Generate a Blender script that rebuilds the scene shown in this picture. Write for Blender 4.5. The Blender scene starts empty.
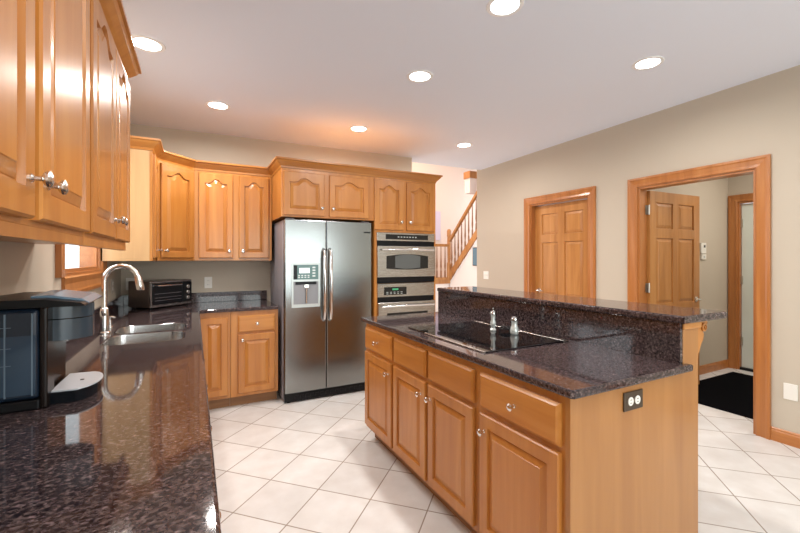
import bpy, bmesh, math, random
from mathutils import Vector, Matrix
random.seed(7)
S = bpy.context.scene
C = S.collection
PI = math.pi
R = math.radians

# ------------------------------------------------------------------ camera
cam_d = bpy.data.cameras.new('camera'); cam = bpy.data.objects.new('camera', cam_d); C.objects.link(cam)
cam_d.sensor_width = 36.0; cam_d.lens = 36.0 * 395 / 800
cam_d.shift_y = -(266.5 - 259.0) / 800
cam_d.clip_start = 0.02
cam.location = (0, 0, 1.36); cam.rotation_euler = (R(90), 0, R(-27.5))
S.camera = cam
S.view_settings.view_transform = 'Standard'; S.view_settings.look = 'None'
S.view_settings.gamma = 1.0; S.view_settings.use_curve_mapping = False
S.view_settings.exposure = -0.10

# ------------------------------------------------------------------ world and large lights
W = bpy.data.worlds.new('world'); S.world = W; W.use_nodes = True
bgn = W.node_tree.nodes['Background']
bgn.inputs[0].default_value = (0.86, 0.95, 1.0, 1); bgn.inputs[1].default_value = 2.2

def area(name, loc, rot, sx, sy, power, col, spread=180, shape='RECTANGLE', parent=None):
    d = bpy.data.lights.new(name, 'AREA'); d.shape = shape; d.size = sx; d.size_y = sy
    d.energy = power; d.color = col; d.spread = R(spread)
    o = bpy.data.objects.new(name, d); C.objects.link(o); o.location = loc; o.rotation_euler = rot
    if parent: o.parent = parent
    return o
LAMP_W = 17.0
# daylight coming through the wide windows of the dining side, behind the camera
for x_ in (0.58, 1.70, 2.82): area('daylight_dining', (x_, -2.95, 1.45), (R(90), 0, 0), 0.92, 1.35, 21, (0.92, 1.0, 0.97))
# daylight through the window over the sink
area('daylight_sink', (-0.80, 3.15, 1.70), (0, R(-90), 0), 0.85, 0.75, 7, (0.93, 0.97, 1.0))
# foyer: window daylight from its right side, and the warm chandelier high up
area('daylight_foyer', (7.6, 7.4, 2.6), (0, R(90), 0), 2.0, 2.6, 60, (1.0, 0.98, 0.97))
area('foyer_area_light', (4.4, 5.3, 2.62), (R(35), 0, 0), 0.7, 0.7, 26, (1.0, 0.98, 0.96))  # unseen area light high in the foyer, tilted at the landing; no door there
area('chandelier_glow', (4.2, 7.2, 4.6), (0, 0, 0), 0.5, 0.5, 95, (1.0, 0.62, 0.40))

# daylight of the foyer's front door, left of the opening
area('daylight_front_door', (2.10, 6.30, 1.35), (0, R(-90), R(-12)), 1.9, 1.1, 38, (0.97, 0.99, 1.0))

# ------------------------------------------------------------------ materials
def nodes(name):
    m = bpy.data.materials.new(name); m.use_nodes = True
    nt = m.node_tree; b = nt.nodes['Principled BSDF']
    return m, nt, b
def mat(name, col, rough=0.5, metal=0.0, emit=None, strength=0, ior=None, coat=0, trans=0, alpha=None):
    m, nt, b = nodes(name)
    b.inputs['Base Color'].default_value = (*col, 1)
    b.inputs['Roughness'].default_value = rough
    b.inputs['Metallic'].default_value = metal
    if ior: b.inputs['IOR'].default_value = ior
    if coat: b.inputs['Coat Weight'].default_value = coat; b.inputs['Coat Roughness'].default_value = 0.1
    if trans: b.inputs['Transmission Weight'].default_value = trans
    if emit: b.inputs['Emission Color'].default_value = (*emit, 1); b.inputs['Emission Strength'].default_value = strength
    return m
def nd(nt, t, **kw):
    n = nt.nodes.new(t)
    for k, v in kw.items(): setattr(n, k, v)
    return n
def ramp(nt, stops):
    r = nt.nodes.new('ShaderNodeValToRGB'); e = r.color_ramp.elements
    while len(e) < len(stops): e.new(0.5)
    for i, (p, c) in enumerate(stops): e[i].position = p; e[i].color = (*c, 1)
    return r
def coords(nt, scale=(1, 1, 1), rnd=True):
    L = nt.links; tc = nd(nt, 'ShaderNodeTexCoord'); mp = nd(nt, 'ShaderNodeMapping'); mp.inputs['Scale'].default_value = scale
    if rnd:
        oi = nd(nt, 'ShaderNodeObjectInfo'); mu = nd(nt, 'ShaderNodeMath', operation='MULTIPLY'); mu.inputs[1].default_value = 37.0
        L.new(oi.outputs['Random'], mu.inputs[0])
        va = nd(nt, 'ShaderNodeVectorMath', operation='ADD'); L.new(tc.outputs['Object'], va.inputs[0]); L.new(mu.outputs[0], va.inputs[1])
        L.new(va.outputs[0], mp.inputs[0])
    else: L.new(tc.outputs['Object'], mp.inputs[0])
    return mp
def wood(name, dark, mid, light, scale, rough=0.32, coat=0.2):
    m, nt, b = nodes(name); L = nt.links
    mp = coords(nt, scale)
    n1 = nd(nt, 'ShaderNodeTexNoise'); n1.inputs['Scale'].default_value = 2.2; n1.inputs['Detail'].default_value = 5; n1.inputs['Roughness'].default_value = 0.55; n1.inputs['Distortion'].default_value = 0.5
    L.new(mp.outputs[0], n1.inputs['Vector'])
    r = ramp(nt, [(0.30, dark), (0.52, mid), (0.72, light)]); L.new(n1.outputs['Fac'], r.inputs[0])
    oi = nd(nt, 'ShaderNodeObjectInfo'); hs = nd(nt, 'ShaderNodeHueSaturation')
    mr = nd(nt, 'ShaderNodeMapRange'); mr.inputs['To Min'].default_value = 0.90; mr.inputs['To Max'].default_value = 1.08
    L.new(oi.outputs['Random'], mr.inputs['Value']); L.new(mr.outputs[0], hs.inputs['Value']); L.new(r.outputs[0], hs.inputs['Color'])
    L.new(hs.outputs[0], b.inputs['Base Color'])
    b.inputs['Roughness'].default_value = rough; b.inputs['Coat Weight'].default_value = coat; b.inputs['Coat Roughness'].default_value = 0.16
    return m
WD, WM, WL = (0.40, 0.145, 0.026), (0.46, 0.180, 0.035), (0.52, 0.225, 0.052)
M = {}
M['wood'] = wood('honey_maple_upright', WD, WM, WL, (7, 7, 0.55))
M['wood_h'] = wood('honey_maple_level', WD, WM, WL, (0.55, 7, 7))
M['wood_pale'] = wood('pale_maple', (0.48, 0.28, 0.125), (0.53, 0.325, 0.150), (0.57, 0.365, 0.180), (7, 7, 0.5))
M['panel'] = wood('maple_end_panel', (0.34, 0.138, 0.035), (0.39, 0.170, 0.046), (0.44, 0.200, 0.060), (5, 5, 0.4))
M['oak'] = wood('oak_door', (0.35, 0.122, 0.028), (0.43, 0.158, 0.040), (0.50, 0.205, 0.060), (6, 6, 0.4), 0.33)
M['oak_leaf'] = wood('oak_door_leaf', (0.37, 0.148, 0.035), (0.47, 0.205, 0.055), (0.55, 0.262, 0.085), (6, 6, 0.4), 0.33)
M['oak_dark'] = wood('shaded_oak_spindles', (0.16, 0.07, 0.025), (0.22, 0.10, 0.035), (0.28, 0.13, 0.05), (6, 6, 0.4), 0.4)  # stair oak darkened in colour for the shadow among the balusters
M['oak_y'] = wood('oak_trim_level', (0.35, 0.122, 0.028), (0.43, 0.158, 0.040), (0.50, 0.205, 0.060), (6, 0.4, 6), 0.33)
M['oak_stair'] = wood('oak_stair', (0.34, 0.15, 0.045), (0.42, 0.20, 0.065), (0.50, 0.26, 0.09), (5, 5, 0.5), 0.4)
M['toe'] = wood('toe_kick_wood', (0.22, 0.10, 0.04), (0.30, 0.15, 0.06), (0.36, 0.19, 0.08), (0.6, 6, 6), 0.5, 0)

def granite():
    m, nt, b = nodes('brown_granite'); L = nt.links
    mp = coords(nt, (1, 1, 1), False)
    st = nd(nt, 'ShaderNodeMapping'); st.inputs['Scale'].default_value = (1.0, 1.25, 1.25); st.inputs['Rotation'].default_value = (0, 0, 0.35)
    L.new(mp.outputs[0], st.inputs[0])
    n = nd(nt, 'ShaderNodeTexNoise'); n.inputs['Scale'].default_value = 78; n.inputs['Detail'].default_value = 4; n.inputs['Roughness'].default_value = 0.65; n.inputs['Distortion'].default_value = 0.3
    L.new(st.outputs[0], n.inputs['Vector'])
    r = ramp(nt, [(0.34, (0.010, 0.008, 0.012)), (0.45, (0.038, 0.027, 0.029)), (0.55, (0.078, 0.054, 0.052)), (0.72, (0.150, 0.115, 0.112))])
    L.new(n.outputs['Fac'], r.inputs[0])
    v = nd(nt, 'ShaderNodeTexVoronoi'); v.inputs['Scale'].default_value = 150; L.new(st.outputs[0], v.inputs['Vector'])
    sep = nd(nt, 'ShaderNodeSeparateColor'); L.new(v.outputs['Color'], sep.inputs[0])
    r2 = ramp(nt, [(0.0, (0.35, 0.33, 0.38)), (0.5, (1, 1, 1)), (0.86, (1, 1, 1)), (0.95, (1.7, 1.65, 1.75))]); L.new(sep.outputs[0], r2.inputs[0])
    mx = nd(nt, 'ShaderNodeMix', data_type='RGBA', blend_type='MULTIPLY'); mx.inputs[0].default_value = 0.9
    L.new(r.outputs[0], mx.inputs[6]); L.new(r2.outputs[0], mx.inputs[7])
    L.new(mx.outputs[2], b.inputs['Base Color'])
    b.inputs['Roughness'].default_value = 0.06; b.inputs['IOR'].default_value = 1.52
    return m
M['granite'] = granite()

def tile():
    m, nt, b = nodes('cream_floor_tile'); L = nt.links
    tc = nd(nt, 'ShaderNodeTexCoord'); sp = nd(nt, 'ShaderNodeSeparateXYZ'); L.new(tc.outputs['Object'], sp.inputs[0])
    P = 0.4665
    def line(op, off):
        a = nd(nt, 'ShaderNodeMath', operation=op); L.new(sp.outputs['Y'], a.inputs[0]); L.new(sp.outputs['X'], a.inputs[1])
        s_ = nd(nt, 'ShaderNodeMath', operation='SUBTRACT'); L.new(a.outputs[0], s_.inputs[0]); s_.inputs[1].default_value = off - 50 * P
        d = nd(nt, 'ShaderNodeMath', operation='DIVIDE'); L.new(s_.outputs[0], d.inputs[0]); d.inputs[1].default_value = P
        return d
    da, db = line('ADD', 2.475), line('SUBTRACT', 1.175)
    def edge(d):
        f = nd(nt, 'ShaderNodeMath', operation='FRACT'); L.new(d.outputs[0], f.inputs[0])
        p = nd(nt, 'ShaderNodeMath', operation='PINGPONG'); L.new(f.outputs[0], p.inputs[0]); p.inputs[1].default_value = 0.5
        return p
    ea, eb = edge(da), edge(db)
    mn = nd(nt, 'ShaderNodeMath', operation='MINIMUM'); L.new(ea.outputs[0], mn.inputs[0]); L.new(eb.outputs[0], mn.inputs[1])
    g = nd(nt, 'ShaderNodeMapRange'); g.inputs['From Min'].default_value = 0.008; g.inputs['From Max'].default_value = 0.013; L.new(mn.outputs[0], g.inputs['Value'])
    fa = nd(nt, 'ShaderNodeMath', operation='FLOOR'); fb = nd(nt, 'ShaderNodeMath', operation='FLOOR'); L.new(da.outputs[0], fa.inputs[0]); L.new(db.outputs[0], fb.inputs[0])
    cb = nd(nt, 'ShaderNodeCombineXYZ'); L.new(fa.outputs[0], cb.inputs[0]); L.new(fb.outputs[0], cb.inputs[1])
    wn = nd(nt, 'ShaderNodeTexWhiteNoise'); L.new(cb.outputs[0], wn.inputs['Vector'])
    ns = nd(nt, 'ShaderNodeTexNoise'); ns.inputs['Scale'].default_value = 7; ns.inputs['Detail'].default_value = 5; L.new(tc.outputs['Object'], ns.inputs['Vector'])
    r = ramp(nt, [(0.3, (0.64, 0.615, 0.59)), (0.55, (0.70, 0.685, 0.665)), (0.75, (0.75, 0.745, 0.735))]); L.new(ns.outputs['Fac'], r.inputs[0])
    hs = nd(nt, 'ShaderNodeHueSaturation'); mr = nd(nt, 'ShaderNodeMapRange'); mr.inputs['To Min'].default_value = 0.93; mr.inputs['To Max'].default_value = 1.05
    L.new(wn.outputs['Value'], mr.inputs['Value']); L.new(mr.outputs[0], hs.inputs['Value']); L.new(r.outputs[0], hs.inputs['Color'])
    mx = nd(nt, 'ShaderNodeMix', data_type='RGBA'); L.new(g.outputs[0], mx.inputs[0]); mx.inputs[6].default_value = (0.30, 0.245, 0.20, 1); L.new(hs.outputs[0], mx.inputs[7])
    L.new(mx.outputs[2], b.inputs['Base Color'])
    rr = nd(nt, 'ShaderNodeMapRange'); rr.inputs['To Min'].default_value = 0.8; rr.inputs['To Max'].default_value = 0.32; L.new(g.outputs[0], rr.inputs['Value']); L.new(rr.outputs[0], b.inputs['Roughness'])
    bp = nd(nt, 'ShaderNodeBump'); bp.inputs['Strength'].default_value = 0.25; bp.inputs['Distance'].default_value = 0.003; L.new(g.outputs[0], bp.inputs['Height']); L.new(bp.outputs[0], b.inputs['Normal'])
    return m
M['tile'] = tile()

def paint(name, col):
    m, nt, b = nodes(name); L = nt.links
    mp = coords(nt, (1, 1, 1), False)
    n = nd(nt, 'ShaderNodeTexNoise'); n.inputs['Scale'].default_value = 180; L.new(mp.outputs[0], n.inputs['Vector'])
    bp = nd(nt, 'ShaderNodeBump'); bp.inputs['Strength'].default_value = 0.05; bp.inputs['Distance'].default_value = 0.002
    L.new(n.outputs['Fac'], bp.inputs['Height']); L.new(bp.outputs[0], b.inputs['Normal'])
    b.inputs['Base Color'].default_value = (*col, 1); b.inputs['Roughness'].default_value = 0.7
    return m
M['wall'] = paint('greige_wall_paint', (0.53, 0.465, 0.375))
M['ceil'] = paint('ceiling_paint', (0.76, 0.80, 0.90))
M['foyer'] = paint('foyer_cream_paint', (0.78, 0.72, 0.68))
M['white'] = paint('white_wall_paint', (0.80, 0.79, 0.79))

def steel(name, col, rough, along=(1, 1, 60)):
    m, nt, b = nodes(name); L = nt.links
    mp = coords(nt, along, False)
    n = nd(nt, 'ShaderNodeTexNoise'); n.inputs['Scale'].default_value = 8; n.inputs['Detail'].default_value = 3; L.new(mp.outputs[0], n.inputs['Vector'])
    mr = nd(nt, 'ShaderNodeMapRange'); mr.inputs['To Min'].default_value = rough - 0.06; mr.inputs['To Max'].default_value = rough + 0.06
    L.new(n.outputs['Fac'], mr.inputs['Value']); L.new(mr.outputs[0], b.inputs['Roughness'])
    b.inputs['Base Color'].default_value = (*col, 1); b.inputs['Metallic'].default_value = 1
    return m
M['steel'] = steel('brushed_steel', (0.29, 0.30, 0.295), 0.22)
M['steel_oven'] = steel('oven_steel', (0.46, 0.44, 0.41), 0.26)
M['steel_side'] = mat('fridge_side_grey', (0.33, 0.32, 0.35), 0.4, 0.2)
M['chrome'] = mat('polished_chrome', (0.80, 0.80, 0.80), 0.12, 1)
M['nickel'] = mat('satin_nickel', (0.74, 0.72, 0.69), 0.2, 1)
M['sink'] = mat('sink_steel', (0.55, 0.55, 0.55), 0.22, 1)
M['blackglass'] = mat('black_glass', (0.006, 0.006, 0.007), 0.04)
M['black'] = mat('black_plastic', (0.006, 0.006, 0.007), 0.3, ior=1.3)
M['blackgloss'] = mat('gloss_black_plastic', (0.004, 0.006, 0.009), 0.12, ior=1.35)
M['brownblack'] = mat('dark_brown_plastic', (0.010, 0.006, 0.005), 0.25, ior=1.3)
M['greyplastic'] = mat('slate_plastic', (0.035, 0.05, 0.065), 0.22)
M['silverplastic'] = mat('silver_plastic', (0.16, 0.25, 0.34), 0.25)
M['tray'] = mat('drip_grate_silver', (0.55, 0.58, 0.62), 0.35, 0.1)
M['reservoir'] = mat('smoky_blue_plastic', (0.008, 0.016, 0.030), 0.10)
M['water'] = mat('reservoir_water', (0.020, 0.040, 0.070), 0.08)
M['plate'] = mat('white_plate', (0.80, 0.78, 0.72), 0.4)
M['bronze'] = mat('brown_outlet_plate', (0.085, 0.06, 0.04), 0.4, 0.5)
M['slot'] = mat('socket_slot', (0.03, 0.03, 0.03), 0.5)
M['mat'] = mat('black_mat', (0.003, 0.003, 0.004), 0.95, ior=1.1)
M['mirrorglass'] = mat('oven_window', (0.05, 0.05, 0.05), 0.10)
M['lcd'] = mat('lcd_panel', (0.75, 0.85, 0.85), 0.3, emit=(0.75, 0.9, 0.9), strength=0.35)
M['greenled'] = mat('green_clock', (0.02, 0.1, 0.05), 0.3, emit=(0.1, 0.7, 0.3), strength=0.5)
M['dispenser'] = mat('dispenser_frame', (0.52, 0.57, 0.56), 0.35, 0.4)
M['teal'] = mat('dispenser_panel', (0.10, 0.19, 0.18), 0.25)
M['dispgrey'] = mat('dispenser_recess', (0.26, 0.27, 0.29), 0.4)
M['lamp'] = mat('lamp_lens', (1, 1, 1), 0.5, emit=(1, 0.97, 0.93), strength=14)
M['lamptrim'] = mat('lamp_trim', (0.85, 0.85, 0.86), 0.4)
M['glassdoor'] = mat('pale_green_steel_door', (0.70, 0.76, 0.70), 0.35)
M['hinge'] = mat('hinge_metal', (0.55, 0.53, 0.48), 0.35, 1)
M['blind'] = mat('white_blind', (0.85, 0.86, 0.88), 0.5)
M['picture'] = mat('blue_picture', (0.12, 0.22, 0.30), 0.4)
M['grinder'] = mat('clear_acrylic', (0.62, 0.66, 0.64), 0.08, 0.35)
M['concrete'] = mat('outdoor_paving', (0.6, 0.6, 0.58), 0.8)
def glass():
    m, nt, b = nodes('window_glass'); L = nt.links
    for n in list(nt.nodes): nt.nodes.remove(n)
    o = nd(nt, 'ShaderNodeOutputMaterial'); t = nd(nt, 'ShaderNodeBsdfTransparent'); g = nd(nt, 'ShaderNodeBsdfGlossy'); g.inputs['Roughness'].default_value = 0.02
    mx = nd(nt, 'ShaderNodeMixShader'); mx.inputs[0].default_value = 0.06
    L.new(t.outputs[0], mx.inputs[1]); L.new(g.outputs[0], mx.inputs[2]); L.new(mx.outputs[0], o.inputs[0])
    return m
M['glass'] = glass()
def brick():
    m, nt, b = nodes('red_brick'); L = nt.links
    tc = nd(nt, 'ShaderNodeTexCoord'); sp = nd(nt, 'ShaderNodeSeparateXYZ'); cb = nd(nt, 'ShaderNodeCombineXYZ')
    L.new(tc.outputs['Object'], sp.inputs[0]); ad = nd(nt, 'ShaderNodeMath', operation='ADD'); L.new(sp.outputs['X'], ad.inputs[0]); L.new(sp.outputs['Y'], ad.inputs[1])
    L.new(ad.outputs[0], cb.inputs[0]); L.new(sp.outputs['Z'], cb.inputs[1])
    bt = nd(nt, 'ShaderNodeTexBrick'); bt.inputs['Scale'].default_value = 4.5; bt.inputs['Color1'].default_value = (0.55, 0.25, 0.16, 1); bt.inputs['Color2'].default_value = (0.45, 0.19, 0.12, 1); bt.inputs['Mortar'].default_value = (0.7, 0.66, 0.6, 1)
    L.new(cb.outputs[0], bt.inputs['Vector']); L.new(bt.outputs[0], b.inputs['Base Color']); b.inputs['Roughness'].default_value = 0.9
    return m
M['brick'] = brick()

# ------------------------------------------------------------------ helpers
def box(bm, x0, x1, y0, y1, z0, z1, bev=0.0, seg=1):
    x0, x1 = min(x0, x1), max(x0, x1); y0, y1 = min(y0, y1), max(y0, y1); z0, z1 = min(z0, z1), max(z0, z1)
    vs = [bm.verts.new(p) for p in ((x0,y0,z0),(x1,y0,z0),(x1,y1,z0),(x0,y1,z0),(x0,y0,z1),(x1,y0,z1),(x1,y1,z1),(x0,y1,z1))]
    fs = [bm.faces.new([vs[i] for i in f]) for f in ((0,3,2,1),(4,5,6,7),(0,1,5,4),(1,2,6,5),(2,3,7,6),(3,0,4,7))]
    if bev > 0:
        es = list({e for f in fs for e in f.edges})
        bmesh.ops.bevel(bm, geom=es, offset=bev, segments=seg, affect='EDGES', profile=0.5)
    return bm
def nb(): return bmesh.new()
def bx(x0, x1, y0, y1, z0, z1, bev=0.0, seg=1): return box(nb(), x0, x1, y0, y1, z0, z1, bev, seg)
def obj(name, bm, m, parent=None, loc=None, rotz=0, smooth=False):
    me = bpy.data.meshes.new(name); bmesh.ops.recalc_face_normals(bm, faces=bm.faces[:]); bm.to_mesh(me); bm.free()
    for x in (m if isinstance(m, (list, tuple)) else [m]): me.materials.append(x)
    if smooth:
        for p in me.polygons: p.use_smooth = True
        try: me.set_sharp_from_angle(angle=R(35))
        except Exception: pass
    o = bpy.data.objects.new(name, me); C.objects.link(o)
    if loc: o.location = loc
    if rotz: o.rotation_euler = (0, 0, rotz)
    if parent: o.parent = parent
    return o
def tag(o, label=None, cat=None, group=None, kind=None):
    if label: o['label'] = label
    if cat: o['category'] = cat
    if group: o['group'] = group
    if kind: o['kind'] = kind
    return o
def empty(name, loc=(0, 0, 0), rotz=0, label=None, cat=None, group=None, kind=None):
    o = bpy.data.objects.new(name, None); C.objects.link(o); o.location = loc; o.rotation_euler = (0, 0, rotz); o.empty_display_size = 0.1
    return tag(o, label, cat, group, kind)
def struct(name, bm, m, label=None, cat=None): return tag(obj(name, bm, m), label, cat, kind='structure')
def lathe(bm, prof, n=20, origin=(0, 0, 0), axis='z'):
    rings = []
    for r, h in prof:
        ring = []
        for i in range(n):
            a = 2 * PI * i / n; c, s = r * math.cos(a), r * math.sin(a)
            p = {'z': (c, s, h), 'y': (c, -h, s), 'x': (h, c, s)}[axis]
            ring.append(bm.verts.new((p[0] + origin[0], p[1] + origin[1], p[2] + origin[2])))
        rings.append(ring)
    for a, b in zip(rings, rings[1:]):
        for i in range(n): bm.faces.new((a[i], a[(i+1) % n], b[(i+1) % n], b[i]))
    bm.faces.new(rings[0]); bm.faces.new(rings[-1])
    return bm
def tube(bm, pts, rad, n=12):
    pts = [Vector(p) for p in pts]; rads = rad if isinstance(rad, (list, tuple)) else [rad] * len(pts)
    rings = []; up = None
    for i, p in enumerate(pts):
        d = (pts[min(i+1, len(pts)-1)] - pts[max(i-1, 0)]).normalized()
        if up is None:
            up = Vector((0, 0, 1)) if abs(d.z) < 0.9 else Vector((0, 1, 0))
        a = (up - d * up.dot(d)).normalized(); up = a; b = d.cross(a)
        rings.append([bm.verts.new(p + (a * math.cos(2*PI*k/n) + b * math.sin(2*PI*k/n)) * rads[i]) for k in range(n)])
    for r1, r2 in zip(rings, rings[1:]):
        for k in range(n): bm.faces.new((r1[k], r1[(k+1) % n], r2[(k+1) % n], r2[k]))
    bm.faces.new(rings[0]); bm.faces.new(rings[-1])
    return bm
def prism(bm, poly, f0, f1):
    """poly of 2D points mapped by f0 and f1 to 3D end caps"""
    a = [bm.verts.new(f0(*p)) for p in poly]; b = [bm.verts.new(f1(*p)) for p in poly]
    n = len(poly)
    bm.faces.new(a); bm.faces.new(b)
    for i in range(n): bm.faces.new((a[i], a[(i+1) % n], b[(i+1) % n], b[i]))
    return bm
def sweep(path, prof, mapf, side=1):
    """path: 2D polyline; prof: closed list of (offset to the side, height); mapf(a, b, h) -> 3D"""
    bm = nb(); n = len(path); P = [Vector(p) for p in path]
    dirs = [(P[i+1] - P[i]).normalized() for i in range(n-1)]
    nor = [Vector((d.y, -d.x)) * side for d in dirs]
    rings = []
    for i in range(n):
        if i == 0: m_ = nor[0]
        elif i == n-1: m_ = nor[-1]
        else:
            m_ = (nor[i-1] + nor[i]); m_ = m_ / (m_.dot(nor[i]))
        rings.append([bm.verts.new(mapf(*(P[i] + m_ * o), h)) for o, h in prof])
    k = len(prof)
    for a, b in zip(rings, rings[1:]):
        for j in range(k): bm.faces.new((a[j], a[(j+1) % k], b[(j+1) % k], b[j]))
    bm.faces.new(rings[0]); bm.faces.new(rings[-1])
    return bm
def slab(name, outline, z0, z1, m, parent=None, holes=(), bev=0.008):
    """flat stone slab from a 2D outline with holes and softened edges"""
    cu = bpy.data.curves.new(name, 'CURVE'); cu.dimensions = '2D'; cu.fill_mode = 'BOTH'
    for poly in [outline, *holes]:
        sp = cu.splines.new('POLY'); sp.points.add(len(poly) - 1); sp.use_cyclic_u = True
        for q, p in zip(sp.points, poly): q.co = (p[0], p[1], 0, 1)
    cu.extrude = (z1 - z0) / 2 - bev; cu.bevel_depth = bev; cu.bevel_resolution = 2; cu.offset = -bev
    t = bpy.data.objects.new(name + '_c', cu); C.objects.link(t); dg = bpy.context.evaluated_depsgraph_get(); dg.update()
    me = bpy.data.meshes.new_from_object(t.evaluated_get(dg)); bpy.data.objects.remove(t)
    me.name = name; me.materials.clear(); me.materials.append(m)
    for v in me.vertices: v.co.z += (z0 + z1) / 2
    for p in me.polygons: p.use_smooth = False
    o = bpy.data.objects.new(name, me); C.objects.link(o)
    if parent: o.parent = parent
    return o
def rounded(x0, x1, y0, y1, r, n=5):
    pts = []
    for cx, cy, a0 in ((x1-r, y1-r, 0), (x0+r, y1-r, 90), (x0+r, y0+r, 180), (x1-r, y0+r, 270)):
        for i in range(n+1):
            a = R(a0 + 90*i/n); pts.append((cx + r*math.cos(a), cy + r*math.sin(a)))
    return pts

# --- raised panel door.  local: x 0..w, z 0..h, back at y=0, front at y=-t
def panel_rings(bm, x0, x1, z0, z1, arch, yf, N=36):
    """adds the recess and raised field of one panel; returns the rim ring at the front face"""
    def outline(d, y):
        a, b = x0 + d, x1 - d; lo, hi = z0 + d, z1 - d
        ring = []
        for i in range(N+1): ring.append((a + (b-a)*i/N, lo))
        for i in range(N+1):
            t = 1 - i/N; s = abs(2*t - 1)
            bump = 0.5*(1 + math.cos(PI*min(1, max(0, s - 0.07)/0.60)))
            ring.append((a + (b-a)*t, hi + arch*(bump - 1)))
        return [bm.verts.new((p[0], y, p[1])) for p in ring]
    R_ = [outline(0, yf), outline(0.003, yf + 0.012), outline(0.009, yf + 0.0125), outline(0.011, yf + 0.0105), outline(0.034, yf + 0.003), outline(0.036, yf + 0.001), outline(0.040, yf + 0.001)]
    n = len(R_[0])
    for a, b in zip(R_, R_[1:]):
        for i in range(n): bm.faces.new((a[i], a[(i+1) % n], b[(i+1) % n], b[i]))
    # field: strips between bottom and top
    q = R_[-1]
    for i in range(N): bm.faces.new((q[i], q[i+1], q[n-2-i], q[n-1-i]))
    return R_[0]
def door_bm(w, h, t=0.02, arch=0.0, st=0.052, rail=0.055, rt=None):
    rt = rt or rail; bm = nb(); N = 36; e = 0.005
    # front frame: ring from bevelled outer edge to panel rim
    rim = panel_rings(bm, st, w - st, rail, h - rt, arch, -t, N)
    def rect(d, y):
        ring = []
        for i in range(N+1): ring.append((d + (w-2*d)*i/N, d))
        for i in range(N+1): ring.append((w - d - (w-2*d)*i/N, h - d))
        return [bm.verts.new((p[0], y, p[1])) for p in ring]
    rs = [rim, rect(e, -t), rect(0, -t + e), rect(0, 0)]
    n = len(rim)
    for a, b in zip(rs, rs[1:]):
        for i in range(n): bm.faces.new((a[i], a[(i+1) % n], b[(i+1) % n], b[i]))
    bm.faces.new(rs[-1])
    return bm
def drawer_bm(w, h, t=0.02):
    bm = nb(); rs = []
    for d, y in ((0, 0), (0, -t + 0.009), (0.006, -t + 0.005), (0.012, -t)):
        rs.append([bm.verts.new(p) for p in ((d, y, d), (w-d, y, d), (w-d, y, h-d), (d, y, h-d))])
    for a, b in zip(rs, rs[1:]):
        for i in range(4): bm.faces.new((a[i], a[(i+1) % 4], b[(i+1) % 4], b[i]))
    bm.faces.new(rs[0]); bm.faces.new(rs[-1])
    return bm
def knob(parent, x, z, y):
    bm = lathe(nb(), [(0.008, 0), (0.008, 0.003), (0.0045, 0.006), (0.0045, 0.016), (0.011, 0.020), (0.0155, 0.025), (0.0155, 0.029), (0.010, 0.033), (0.003, 0.0345)], 18, (0, 0, 0), 'y')
    return obj('knob', bm, M['nickel'], parent, (x, y, z), smooth=True)
def cabinet(name, loc, rotz, Wd, D, z0, z1, doors=(), drawers=(), label='', group=None, toe=0.0, wd='wood', sides=True, cat='cabinet', rail_low=0.0, open_top=False, rt=None):
    c = empty(name, (loc[0], loc[1], 0), rotz, label, cat, group)
    bm = nb(); t = 0.018; zb = z0 + toe
    box(bm, 0, t, 0.02, D, zb, z1); box(bm, Wd - t, Wd, 0.02, D, zb, z1)
    box(bm, t, Wd - t, D - 0.008, D, zb, z1); box(bm, t, Wd - t, 0.02, D - 0.008, zb, zb + t)
    if not open_top: box(bm, t, Wd - t, 0.02, D - 0.008, z1 - t, z1)
    obj('carcass', bm, M[wd], c)
    f = nb(); box(f, 0, Wd, 0, 0.02, zb, z1, 0.001)
    if rail_low: box(f, 0, Wd, 0.0, 0.02, zb - rail_low, zb)
    obj('face_frame', f, M['wood'], c)
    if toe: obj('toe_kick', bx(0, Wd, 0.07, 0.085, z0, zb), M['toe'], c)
    for (x0, x1, a, b, arch, kx, kz) in doors:
        d = obj('door', door_bm(x1 - x0, b - a, arch=arch, rt=rt), M['wood'], c, (x0, -0.0005, a))
        if kx is not None: knob(d, kx - x0, kz - a, -0.02)
    for (x0, x1, a, b, kx, kz) in drawers:
        d = obj('drawer', drawer_bm(x1 - x0, b - a), M['wood_h'], c, (x0, -0.0005, a))
        if kx is not None: knob(d, kx - x0, kz - a, -0.02)
    return c

# ------------------------------------------------------------------ room shell
XL, XR, YB = -0.62, 3.86, 4.56
YF = -3.0
def cz(x, y): return 2.665 + 0.013 * x + 0.012 * (4.56 - y)
HT = 2.95
struct('floor', bx(-0.74, 8.1, YF - 0.12, 8.82, -0.1, 0.0), M['tile'])
bm = nb()   # kitchen ceiling, very slightly out of level
cv = []
for x, y in ((XL-0.12, YF-0.12), (XR+0.12, YF-0.12), (XR+0.12, 4.76), (XL-0.12, 4.76)): cv.append(bm.verts.new((x, y, cz(x, y))))
cu_ = [bm.verts.new((v.co.x, v.co.y, HT)) for v in cv]
bm.faces.new(cv); bm.faces.new(cu_)
for i in range(4): bm.faces.new((cv[i], cv[(i+1) % 4], cu_[(i+1) % 4], cu_[i]))
struct('ceiling', bm, M['ceil'])
# left wall with the window opening over the sink
WY0, WY1, WZ0, WZ1 = 2.66, 3.63, 1.265, 2.10
bm = nb()
box(bm, XL-0.12, XL, YF, WY0, 0, 2.78); box(bm, XL-0.12, XL, WY1, YB, 0, 2.78)
box(bm, XL-0.12, XL, WY0, WY1, 0, WZ0); box(bm, XL-0.12, XL, WY0, WY1, WZ1, 2.78)
struct('wall_left', bm, M['wall'])
struct('wall_back', bx(XL-0.12, 2.55, YB, 4.70, 0, 2.78), M['wall'])
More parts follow.
